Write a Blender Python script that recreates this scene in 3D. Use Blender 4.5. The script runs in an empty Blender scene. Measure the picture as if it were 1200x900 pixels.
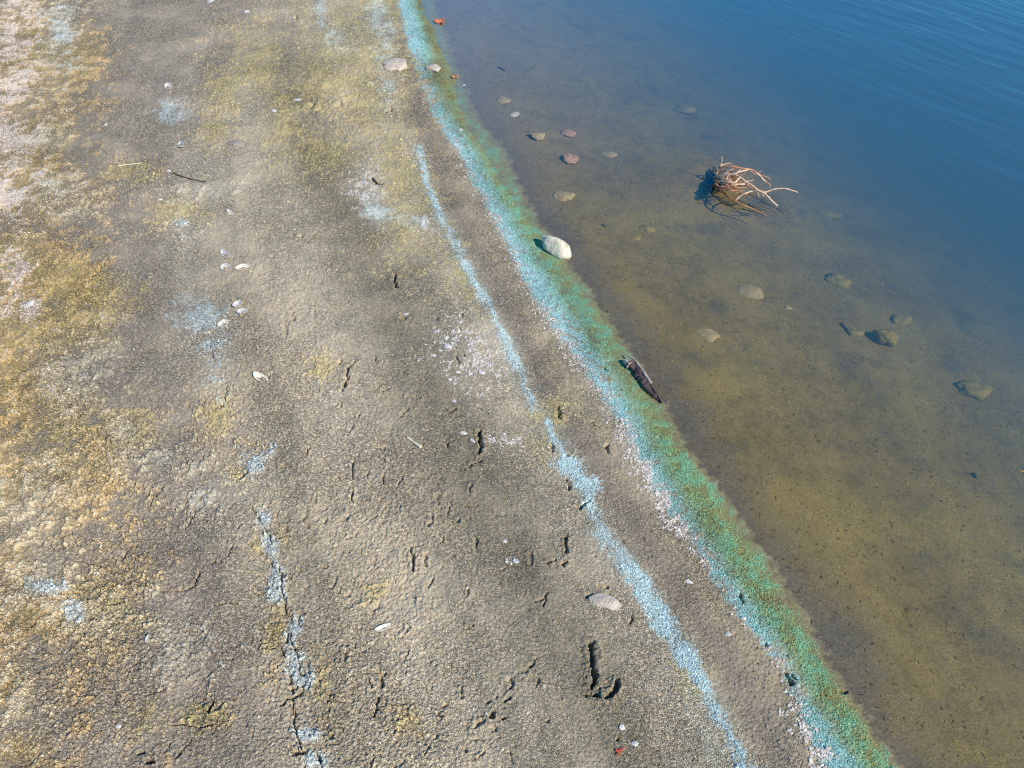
import bpy, bmesh, math, random
import numpy as np
from mathutils import Vector, Matrix

# ------------------------------------------------------------------ camera, sky, sun
S = bpy.context.scene
COL = S.collection
R = math.radians
CAM_H, PITCH, FPX = 1.8, R(46.0), 943.0        # metres above the water, tilt below the horizon
cam_d = bpy.data.cameras.new('camera')
cam = bpy.data.objects.new('camera', cam_d)
COL.objects.link(cam)
cam.location = (0, 0, CAM_H)
cam.rotation_euler = (math.pi / 2 - PITCH, 0, 0)
cam_d.sensor_fit = 'HORIZONTAL'
cam_d.angle = 2 * math.atan(600 / FPX)
cam_d.clip_start, cam_d.clip_end = 0.02, 2000
S.camera = cam

SUN_EL, SUN_AZ = R(42), R(130)                  # azimuth clockwise from +Y
W = bpy.data.worlds.new('World')
S.world = W
W.use_nodes = True
wn = W.node_tree
sky = wn.nodes.new('ShaderNodeTexSky')
sky.sky_type = 'NISHITA'
sky.sun_disc = False
sky.sun_elevation, sky.sun_rotation = SUN_EL, SUN_AZ
sky.air_density, sky.dust_density, sky.ozone_density = 1.6, 0.0, 10.0
bg = wn.nodes['Background']
bg.inputs['Strength'].default_value = 0.15
hs = wn.nodes.new('ShaderNodeHueSaturation'); hs.inputs['Saturation'].default_value = 1.3
wn.links.new(sky.outputs[0], hs.inputs['Color']); wn.links.new(hs.outputs[0], bg.inputs[0])
sun_d = bpy.data.lights.new('sun', 'SUN')
sun_d.energy, sun_d.angle, sun_d.color = 4.1, R(0.53), (1.0, 0.93, 0.83)
sun = bpy.data.objects.new('sun', sun_d)
COL.objects.link(sun)
to_sun = Vector((math.sin(SUN_AZ) * math.cos(SUN_EL), math.cos(SUN_AZ) * math.cos(SUN_EL), math.sin(SUN_EL)))
sun.rotation_euler = to_sun.to_track_quat('Z', 'Y').to_euler()
vs = S.view_settings
vs.view_transform, vs.look, vs.exposure, vs.gamma, vs.use_curve_mapping = 'Standard', 'None', 0.4, 1.0, False
S.cycles.use_denoising = False
S.cycles.filter_width = 1.15
S.cycles.volume_bounces = 1
S.cycles.transparent_max_bounces = 16

rng = np.random.default_rng(7)
random.seed(7)

# ------------------------------------------------------------------ noise and geometry helpers
def _h(ix, iy, seed):
    n = (ix.astype(np.int64) * 374761393 + iy.astype(np.int64) * 668265263 + seed * 1442695041) & 0xffffffff
    n = ((n ^ (n >> 13)) * 1274126177) & 0xffffffff
    n = ((n ^ (n >> 15)) * 2246822519) & 0xffffffff
    return (n ^ (n >> 16)) & 0xffffffff

def noise(x, y, wl, seed=0):
    """gradient noise about -1..1 with wavelength wl (metres)"""
    x = np.asarray(x, float) / wl + seed * 17.31; y = np.asarray(y, float) / wl - seed * 9.77
    fx, fy = np.floor(x), np.floor(y); ix, iy = fx.astype(np.int64), fy.astype(np.int64)
    x = x - fx; y = y - fy
    u = x * x * x * (x * (x * 6 - 15) + 10); v = y * y * y * (y * (y * 6 - 15) + 10)
    def g(dx, dy):
        a = _h(ix + dx, iy + dy, seed) * (2 * math.pi / 4294967296.0)
        return np.cos(a) * (x - dx) + np.sin(a) * (y - dy)
    a = g(0, 0); b = g(1, 0); c = g(0, 1); d = g(1, 1)
    return ((a + u * (b - a)) * (1 - v) + (c + u * (d - c)) * v) * 1.5

def fbm(x, y, wl, n=4, seed=0, gain=0.55):
    o = 0; amp = 1.0; tot = 0
    for k in range(n):
        o = o + amp * noise(x, y, wl / 2 ** k, seed + 31 * k); tot += amp; amp *= gain
    return o / tot * 1.3

def sst(a, b, x):
    t = np.clip((x - a) / (b - a), 0, 1)
    return t * t * (3 - 2 * t)

_cp, _sp = math.cos(PITCH), math.sin(PITCH)
def at_z(X, Y, z):
    """the point at height z seen at photograph position (X, Y)"""
    a = (X - 600) / FPX; b = -(Y - 450) / FPX
    dx, dy, dz = a, _cp + b * _sp, -_sp + b * _cp
    t = (z - CAM_H) / dz
    return np.array((dx * t, dy * t, z))

# waterline: where the lake surface meets the sand
SH_PX = [(440, -120), (497, 0), (519, 60), (546, 140), (584, 215), (634, 285), (690, 366), (742, 440), (796, 515),
         (852, 600), (908, 690), (962, 770), (1012, 848), (1042, 900), (1110, 1010)]
SH = np.array([at_z(x, y, 0)[:2] for x, y in SH_PX])
AX = SH[1] - SH[-2]; AX = AX / np.linalg.norm(AX)           # along the shore, away from the camera
NR = np.array((-AX[1], AX[0]))                               # towards the land (left)
O0 = SH[-2]
_ts = (SH - O0) @ AX; _ss = (SH - O0) @ NR
_o = np.argsort(_ts); SH_T, SH_S = _ts[_o], _ss[_o]

def ts_of(x, y):
    t = (x - O0[0]) * AX[0] + (y - O0[1]) * AX[1]
    s = (x - O0[0]) * NR[0] + (y - O0[1]) * NR[1] - np.interp(t, SH_T, SH_S)
    return t, s
def xy_of(t, s):
    s = s + np.interp(t, SH_T, SH_S)
    return O0[0] + t * AX[0] + s * NR[0], O0[1] + t * AX[1] + s * NR[1]

HK = np.array([(-400, -2.8), (-16, -2.8), (-4, -1.25), (-1.9, -.37), (-1.25, -.175), (-.7, -.08), (-.25, -.03), (0, 0), (.12, .014), (.4, .03),
               (1.0, .062), (1.8, .10), (3.0, .15), (400, 14)])
def H(s): return np.interp(s, HK[:, 0], HK[:, 1])

def at(X, Y):
    z = 0.0
    for _ in range(12):
        p = at_z(X, Y, z); _, s = ts_of(p[0], p[1]); z = .5 * z + .5 * float(H(s))
    return at_z(X, Y, z)
def mpp(X, Y):
    """metres per photograph pixel at a ground point"""
    p = at(X, Y)
    d = p[1] * _cp + (CAM_H - p[2]) * _sp
    return d / FPX

def ground_noise(x, y):
    return 0.010 * fbm(x, y, .45, 2, 3) + 0.004 * fbm(x, y, .11, 2, 9)

# ------------------------------------------------------------------ the ground grid (fan of rows, then a coarse rim to the horizon)
NC, NR_ = 1120, 860
yy = np.concatenate([[-300, -60, -12, -3, -.6, .1], np.geomspace(.50, 5.9, NR_), [6.6, 8, 12, 25, 60, 150, 400]])
uu = np.concatenate([[-120, -30, -8, -3, -1.6], np.linspace(-1.08, 1.08, NC), [1.6, 3, 8, 30, 120]])
wy = np.where(yy < .5, .5, yy)
half = (wy * _cp + CAM_H * _sp) * 600 / FPX
GX = (uu[None, :] * half[:, None] * np.where(np.abs(uu) > 3, np.maximum(1, 1.0), 1)[None, :])
GY = np.repeat(yy[:, None], len(uu), 1)
x = GX.ravel(); y = GY.ravel(); n = len(x)
t, s = ts_of(x, y)
inner = (y > .45) & (y < 6.2) & (np.abs(x) < 7)
land = sst(-.02, .06, s)

def band(pts):
    """control points (X, Y) -> s as a function of t"""
    q = [ts_of(*at(a, b)[:2]) for a, b in pts]
    q.sort(key=lambda e: e[0])
    return np.interp(t, [e[0] for e in q], [e[1] for e in q])

WX = .006 * noise(x, y, .05, 71) + .005 * noise(x, y, .016, 72) + .0015 * noise(x, y, .006, 75)
WY = .006 * noise(x, y, .05, 73) + .005 * noise(x, y, .016, 74) + .0015 * noise(x, y, .006, 76)
def line_dist(pts, reach):
    """distance (m) to a polyline in photograph positions, only for vertices nearer than reach"""
    P = [at(a, b)[:2] for a, b in pts]
    d = np.full(n, 9.0)
    for p, q in zip(P[:-1], P[1:]):
        m = (x > min(p[0], q[0]) - reach) & (x < max(p[0], q[0]) + reach) & (y > min(p[1], q[1]) - reach) & (y < max(p[1], q[1]) + reach)
        k = np.nonzero(m)[0]
        if not len(k): continue
        e = q - p; L = max(e @ e, 1e-12)
        X, Y = x[k] + WX[k], y[k] + WY[k]
        w = np.clip(((X - p[0]) * e[0] + (Y - p[1]) * e[1]) / L, 0, 1)
        d[k] = np.minimum(d[k], np.hypot(X - p[0] - w * e[0], Y - p[1] - w * e[1]))
    return d
def blob(X, Y, rx, ry, ang=0):
    """1 in the middle of an ellipse on the ground falling to 0 at its rim and below beyond"""
    c = at(X, Y)[:2]; ca, sa = math.cos(R(ang)), math.sin(R(ang))
    A = np.array([at(X + rx * ca, Y + rx * sa)[:2] - c, at(X - ry * sa, Y + ry * ca)[:2] - c]).T
    I = np.linalg.inv(A)
    a = I[0, 0] * (x - c[0]) + I[0, 1] * (y - c[1]); b = I[1, 0] * (x - c[0]) + I[1, 1] * (y - c[1])
    return 1 - np.sqrt(a * a + b * b)
def blobs(L):
    o = np.full(n, -9.0)
    for e in L: o = np.maximum(o, blob(*e))
    return o

# noises used again and again
n300 = fbm(x, y, .60, 4, 1); n120 = fbm(x, y, .22, 4, 2); n40 = fbm(x, y, .06, 3, 4); n15 = fbm(x, y, .022, 3, 5)
n6 = noise(x, y, .008, 6); n6b = noise(x, y, .006, 8); wn_ = rng.random(n) - .5
brk = .45 * n120 + .5 * n40 + .5 * n15 + .35 * n6 + .5 * wn_                 # ragged edge noise

C = lambda r, g, b: np.array([((v / 255 + .055) / 1.055) ** 2.4 if v > 10 else v / 3294 for v in (r, g, b)])
def lay(col, m, c):
    return col * (1 - m[:, None]) + np.asarray(c)[None, :] * m[:, None] if np.ndim(c) == 1 else col * (1 - m[:, None]) + c * m[:, None]

# --- sand
tan, grey, dark, brown = C(174, 156, 126), C(146, 130, 108), C(118, 106, 82), C(146, 128, 97)
col = np.repeat(tan[None, :], n, 0)
left = band([(330, -60), (300, 60), (240, 150), (215, 250), (240, 330), (225, 400), (270, 520), (300, 620), (340, 740), (350, 900), (350, 1000)])
mleft = sst(-.10, .16, s - left + .10 * n120 + .05 * n40)
col = lay(col, mleft * .9, grey)
dk = line_dist([(330, 60), (375, 200), (430, 300), (500, 440), (570, 590), (650, 740), (740, 900), (780, 980)], .5)
mdk = np.exp(-(dk / .15) ** 2) * (.85 + .35 * n120)
strk = fbm(s + .05 * n300, t * .09, .16, 4, 51)
col = lay(col, np.clip(mdk, 0, 1) * .8, dark)
col = lay(col, sst(.05, .7, strk) * .4, C(130, 118, 94)); col = lay(col, sst(-.1, -.7, strk) * .35, C(192, 174, 144))
upb = band([(470, -60), (478, 60), (510, 160), (540, 250), (600, 360), (650, 460), (720, 570), (780, 660), (860, 770), (930, 900)])
mbr = sst(.02, -.05, s - band([(440, -60), (440, 60), (480, 160), (520, 270), (575, 360), (630, 480), (690, 580), (745, 680), (810, 780), (870, 900)]) + .04 * n40) * land
col = lay(col, mbr * .7, brown)
mpu = sst(.075, .0, np.abs(s - upb - .02) + .02 * n40) * sst(0, .02, s)
col = lay(col, mpu * .7, C(132, 116, 98))
# --- yellow-olive film
yel = blobs([(400, 40, 55, 70, 20), (440, 110, 55, 70, 40), (470, 200, 35, 90, -25), (380, 90, 40, 60, 0), (300, 70, 45, 55, 0), (265, 110, 30, 40, 0),
             (250, 150, 22, 18, 0), (430, 60, 60, 60, 0), (330, 140, 30, 40, 0), (390, 180, 40, 30, 0), (210, 250, 40, 20, 0), (480, 260, 40, 60, -25),
             (445, 0, 50, 60, 0), (150, 200, 40, 16, 0), (150, 500, 45, 28, 15), (90, 340, 60, 35, 0), (250, 490, 20, 30, 30), (280, 550, 18, 24, 0),
             (310, 640, 20, 40, 20), (325, 740, 16, 50, 10), (120, 720, 60, 60, 40), (160, 840, 45, 20, 0), (230, 840, 40, 22, 0), (640, 485, 30, 22, 0), (635, 520, 22, 22, 0),
             (545, 330, 10, 50, -30), (380, 800, 14, 40, 0), (800, 790, 14, 40, -20), (375, 430, 24, 14, 0), (440, 690, 20, 14, 0), (485, 850, 26, 16, 30),
             (110, 690, 60, 20, 0), (60, 500, 90, 130, 0)])
myel = sst(.1, .75, .8 * yel + 1.0 * brk + .3 * n300 + .5 * n15 + .5 * n6 + .6 * wn_)
col = lay(col, myel * .66 * land, C(190, 166, 108) * (1 + .25 * n15[:, None]))
mgr = sst(.15, .8, yel + .8 * n40 + .5 * n120)
col = lay(col, mgr * .3 * land, C(160, 144, 90))
# --- ochre crust on the left
och = blobs([(20, 60, 75, 130, 10), (20, 200, 80, 130, 0), (40, 330, 80, 90, 0), (20, 450, 60, 120, 0), (15, 560, 40, 60, 0), (50, 720, 70, 30, -20), (10, 810, 40, 50, 0),
             (60, 730, 40, 25, 0), (20, 660, 30, 30, 0), (20, 880, 40, 40, 0), (-60, 300, 120, 700, 0), (80, 60, 40, 60, 0)])
moch = sst(-.25, .45, .9 * och + 1.1 * brk + .2 * n300)
col = lay(col, moch * .85, np.where((n40 + .4 * n120 > .05)[:, None], C(196, 160, 104), C(164, 136, 82)) * (1 + .2 * n15[:, None]))
olv = blobs([(95, 335, 75, 35, 10), (70, 385, 70, 40, 0), (20, 300, 40, 30, 0)])
col = lay(col, sst(-.2, .4, olv + .7 * brk) * .5, C(160, 140, 88))
# --- pale crusts
pale = blobs([(10, 40, 40, 60, 30), (15, 100, 35, 40, 0), (5, 230, 40, 50, 20), (15, 255, 35, 25, 20), (20, 320, 25, 30, 0), (36, 358, 14, 16, 0), (10, 170, 25, 40, 0), (-30, 150, 60, 150, 0)])
mp = sst(.1, .55, .7 * pale + 1.3 * brk + .4 * n120)
col = lay(col, mp * .8, C(218, 194, 170))
bgc = blobs([(70, 30, 26, 60, 15), (50, 165, 30, 20, 0), (60, 225, 40, 30, 0), (90, 440, 60, 40, -30), (30, 600, 50, 90, 10), (50, 670, 60, 70, 10), (90, 720, 60, 35, 0),
             (20, 830, 40, 90, 15), (145, 505, 14, 14, 0), (190, 540, 50, 24, 0), (250, 580, 40, 30, 0), (190, 780, 30, 20, 0), (180, 705, 14, 14, 0), (225, 760, 50, 30, 0),
             (245, 225, 40, 14, 0), (80, 250, 40, 12, 0), (85, 430, 60, 30, 0), (215, 270, 20, 14, 0)])
mb = sst(-.05, .7, .7 * bgc + 1.4 * brk)
col = lay(col, mb * .48, C(190, 180, 154) * (1 + .18 * n15[:, None]))
# --- pale blue dried algae of the left, weak line
cb = blobs([(295, 542, 18, 20, 20), (318, 528, 8, 8, 0), (316, 640, 9, 18, -15),
            (322, 672, 10, 20, -10), (324, 697, 12, 9, 0), (343, 745, 9, 22, 10), (346, 778, 13, 20, 0), (356, 795, 12, 12, 0), (357, 860, 14, 8, 0), (370, 890, 16, 8, 0),
            (310, 610, 10, 16, 0), (55, 688, 22, 10, 0), (88, 718, 12, 12, 0)])
cb2 = blobs([(232, 373, 24, 20, 30), (258, 430, 14, 20, 0), (248, 405, 14, 12, 0), (201, 128, 13, 12, 0), (375, 12, 7, 22, -10), (75, 40, 14, 30, 0), (442, 20, 10, 30, -10), (452, 48, 12, 18, 0), (400, 45, 20, 10, 20),
            (215, 262, 10, 6, 0), (455, 100, 10, 20, 0), (490, 262, 24, 8, 20), (440, 245, 12, 18, -30)])
mcb = sst(-.25, .4, 1.0 * cb + .9 * brk + .35 * n120)
mcf = sst(-.3, .9, .7 * cb2 + 1.5 * brk + .3 * n120)
col = lay(col, mcf * .6, C(184, 194, 184))
col = lay(col, mcb * .8, C(188, 192, 180) * (1 + .15 * n15[:, None]))
# --- wrack line two: the narrow cyan line
L2 = [(490, 172), (500, 215), (515, 250), (540, 300), (565, 345), (585, 385), (605, 430), (626, 476)]
L3 = [(641, 492), (654, 518), (664, 546), (690, 572), (694, 600), (706, 628), (731, 656), (756, 694), (778, 732), (798, 760), (816, 790), (836, 830), (856, 866), (874, 900), (905, 960)]
WX *= 2.1; WY *= 2.1
d2 = np.minimum(line_dist(L2, .2), line_dist(L3, .2))
WX /= 2.1; WY /= 2.1
w2 = .014 + .015 * n120 + .009 * n40 + .014 * np.clip(1 - np.abs(t - ts_of(*at(755, 700)[:2])[0]) / .35, 0, 1)
m2 = sst(1.0, -1.0, (d2 - w2 + .003) / .011 + 1.6 * brk) * (.6 + .4 * sst(-.6, .2, n40 + n120 + .6 * n15))
f2 = blobs([(668, 545, 22, 12, 10), (690, 570, 14, 10, 0)]); m2 = np.maximum(m2, sst(-.1, .7, f2 + .9 * brk))
pal2 = sst(.06, .0, d2 + .03 * n40) * .35
pal3 = np.exp(-(line_dist([(790, 790), (812, 830), (834, 875), (846, 900)], .15) / .025) ** 2) * sst(-.1, .5, n40 + .2) * .5
col = lay(col, np.maximum(pal2, pal3) * land, C(166, 164, 142))
col = lay(col, m2 * .85, C(184, 204, 196) * (1 + .10 * n15[:, None] + .12 * n6[:, None]))
# --- the wide band at the water's edge: white grit, cyan, green, olive fringe
gl = band([(445, -60), (466, 0), (482, 60), (508, 130), (540, 180), (570, 232), (592, 280), (618, 332), (652, 384), (690, 432), (722, 480), (748, 530), (772, 575), (815, 640), (858, 700), (876, 732),
           (918, 780), (938, 830), (965, 890), (1010, 960)])
gc = band([(462, -60), (486, 0), (505, 60), (530, 130), (562, 180), (590, 232), (618, 280), (652, 332), (690, 384), (722, 432), (748, 480), (774, 530), (806, 575), (850, 640), (890, 700), (908, 732),
           (940, 780), (975, 840), (1022, 892), (1070, 960)])
gg = band([(484, -60), (505, 0), (526, 60), (552, 130), (590, 180), (612, 232), (640, 280), (680, 332), (716, 384), (746, 432), (776, 480), (804, 530), (838, 575), (884, 640), (924, 700), (944, 732),
           (970, 780), (1005, 836), (1042, 892), (1090, 960)])
wob = .012 * n40 + .010 * n15
_w = sorted((ts_of(*at(a, b)[:2])[0], v) for a, b, v in [(470, 0, .85), (497, 65, .85), (508, 92, .6), (530, 130, .75), (580, 230, .75), (650, 365, .8), (740, 500, .72), (800, 590, .6), (870, 700, .5), (900, 740, .6), (960, 850, .6)])
gc = gl + np.interp(t, *zip(*_w)) * (gc - gl)
gap = blob(505, 88, 40, 22, 0); gap2 = blob(560, 215, 60, 60, 0)
mol = sst(-.030, -.004, -(gg - .026 - s) * -1 * -1 + 0 * s) if False else sst(-.034, -.012, s - gg + wob + .01 * wn_) * sst(.0, -.05, s - gl)
col = lay(col, mol * .85, C(118, 106, 62) * (1 + .2 * n15[:, None]))
mgn = sst(-.014, .022, s - gg + wob * 1.6 + .02 * wn_) * sst(.03, -.035, -(s - gc + wob) * -1) * sst(-1.3, .5, n15 * .6 + n40 * .8 + .5 * wn_ + .6 * n120 + .2 * n6)
mgn = mgn * np.interp(t, *zip(*sorted((ts_of(*at(a, b)[:2])[0], v) for a, b, v in [(500, 0, .35), (525, 90, .4), (560, 160, .75), (620, 250, 1.)])))
gtone = sst(-.35, .65, n40 + .7 * n15 + .5 * n120)[:, None]
col = lay(col, mgn * .8, C(100, 150, 112) * gtone + C(124, 134, 76) * (1 - gtone))
cyan_amt = np.interp(t, *zip(*sorted((ts_of(*at(a, b)[:2])[0], v) for a, b, v in [(470, 0, 1.), (495, 60, 1.), (508, 90, .1), (525, 125, .5), (545, 165, .8), (580, 230, .8), (610, 290, 1.), (640, 340, 1.),
        (690, 400, .75), (730, 470, .85), (760, 540, .8), (830, 620, .45), (870, 690, .8), (895, 735, 1.), (925, 790, .35), (960, 850, .8), (990, 890, .9)])))
_tb = tuple(zip(*sorted((ts_of(*at(a, b)[:2])[0], v) for a, b, v in [(470, 0, .45), (600, 280, .45), (660, 380, .6), (860, 690, .62), (980, 880, .55)])))
mcy = sst(-.05, .02, s - gc + wob * 1.8 + .02 * wn_) * sst(.02, -.012, s - gl + wob * 1.4 + .014 * wn_) * sst(.75, -.65, .8 * n15 + .7 * n40 + .7 * wn_ + .3 * n6 - cyan_amt * .95 + np.interp(s * 0 + t, *_tb) )
tone = np.clip(.5 + .6 * n40 + np.interp(s - gc, [-.02, .05], [-.4, .5]), 0, 1)[:, None]
col = lay(col, mcy * .82, C(122, 178, 150) * (1 - tone) + C(158, 198, 196) * tone)
wamt = np.interp(t, *zip(*sorted((ts_of(*at(a, b)[:2])[0], v) for a, b, v in [(470, 0, 0.), (508, 90, .3), (530, 150, .5), (575, 250, 1.), (600, 320, .7), (660, 410, 1.), (700, 470, .9), (740, 550, 1.2), (780, 600, 1.1),
        (815, 650, .6), (880, 740, .3), (930, 800, .5), (950, 860, .9)])))
mwh = sst(-.04, .0, s - gl) * sst(.085, .02, s - gl + .05 * n40) * sst(.55, 1.05, wamt * .6 + .5 * n15 + .45 * n40 + .8 * wn_)
col = lay(col, mwh * .65 * land, np.where((n6 > 0)[:, None], C(196, 182, 170), C(158, 142, 134)))
wh2 = blobs([(425, 215, 40, 45, 20), (555, 420, 70, 60, 30), (530, 400, 50, 50, 0), (555, 420, 60, 40, 30), (600, 518, 60, 14, 8), (560, 430, 40, 40, 0), (500, 260, 20, 14, 0), (600, 660, 12, 20, 0)])
mw2 = sst(.72, .95, .55 * wh2 + .45 * n15 + .3 * n40 + .7 * (rng.random(n) - .2))
col = lay(col, mw2 * .8 * land, C(214, 208, 198))
# --- lake bed
bed = np.repeat(C(118, 99, 52)[None, :], n, 0) * (1 + .22 * n120[:, None] + .16 * n40[:, None] + .22 * n15[:, None])
bed = lay(bed, sst(-.1, .6, fbm(x, y, .35, 3, 21)) * .55, C(138, 117, 56))
bed = lay(bed, sst(.1, .7, fbm(x, y, .20, 5, 22)) * .7, C(86, 78, 54))
bed = lay(bed, sst(.35, .75, n15 + .5 * n40 + .6 * wn_) * .35, C(84, 72, 50))
bed = lay(bed, sst(-.20, -.02, s - gg + .05 * n40 + .07 * n120) * .8, C(90, 81, 64) * (1 + .2 * n15[:, None] + .15 * n6[:, None]))
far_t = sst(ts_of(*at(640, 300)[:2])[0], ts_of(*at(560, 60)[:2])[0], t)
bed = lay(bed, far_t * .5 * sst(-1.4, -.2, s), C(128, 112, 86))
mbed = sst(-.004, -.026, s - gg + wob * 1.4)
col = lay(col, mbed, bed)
col = np.clip(col * (1 + .10 * n40 + .10 * n300)[:, None], .01, .9)

# ------------------------------------------------------------------ relief
z = H(s) + ground_noise(x, y) * (land * .8 + .2) * sst(-.5, .3, s + .3)
rough = np.clip(.55 + .5 * blobs([(300, 450, 90, 300, 8), (400, 800, 160, 200, 0), (440, 600, 90, 200, 0), (100, 700, 200, 300, 0), (60, 350, 120, 200, 0), (400, 120, 90, 150, 0)]), .35, 1) * land + .12
z += rough * (.0030 * np.maximum(n40, -.4) + .0020 * n15 + .0024 * n6 + .0032 * n6b + .0028 * wn_) * np.where(inner, 1, 0)
crust = np.maximum(np.maximum(moch, mb), myel) * sst(.3, 1.2, s)
z += crust * (.0035 * sst(-.15, .1, n120 + .5 * n40 + .3 * n15) + .0025 * sst(.05, .2, n40 + .5 * n15) * sst(0, .3, n300))
_q = at(838, 216); z += .085 * np.exp(-((x - _q[0]) ** 2 + (y - _q[1]) ** 2) / .26 ** 2)
z += .006 * strk * land * np.where(inner, 1, 0)
z += .0015 * m2 + .002 * mcb
def slit(pts, w, dep, rim=.0, jag=.6):
    global z, col
    d = line_dist(pts, w * 5 + .01)
    k = d < 5 * w + .009
    dd = d[k] / (w * np.clip(1 + jag * (n15[k] + .8 * n6[k]), .25, 2.2))
    z[k] += -dep * np.exp(-dd ** 4) + rim * np.exp(-((dd - 2.1) / .9) ** 2)
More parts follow.
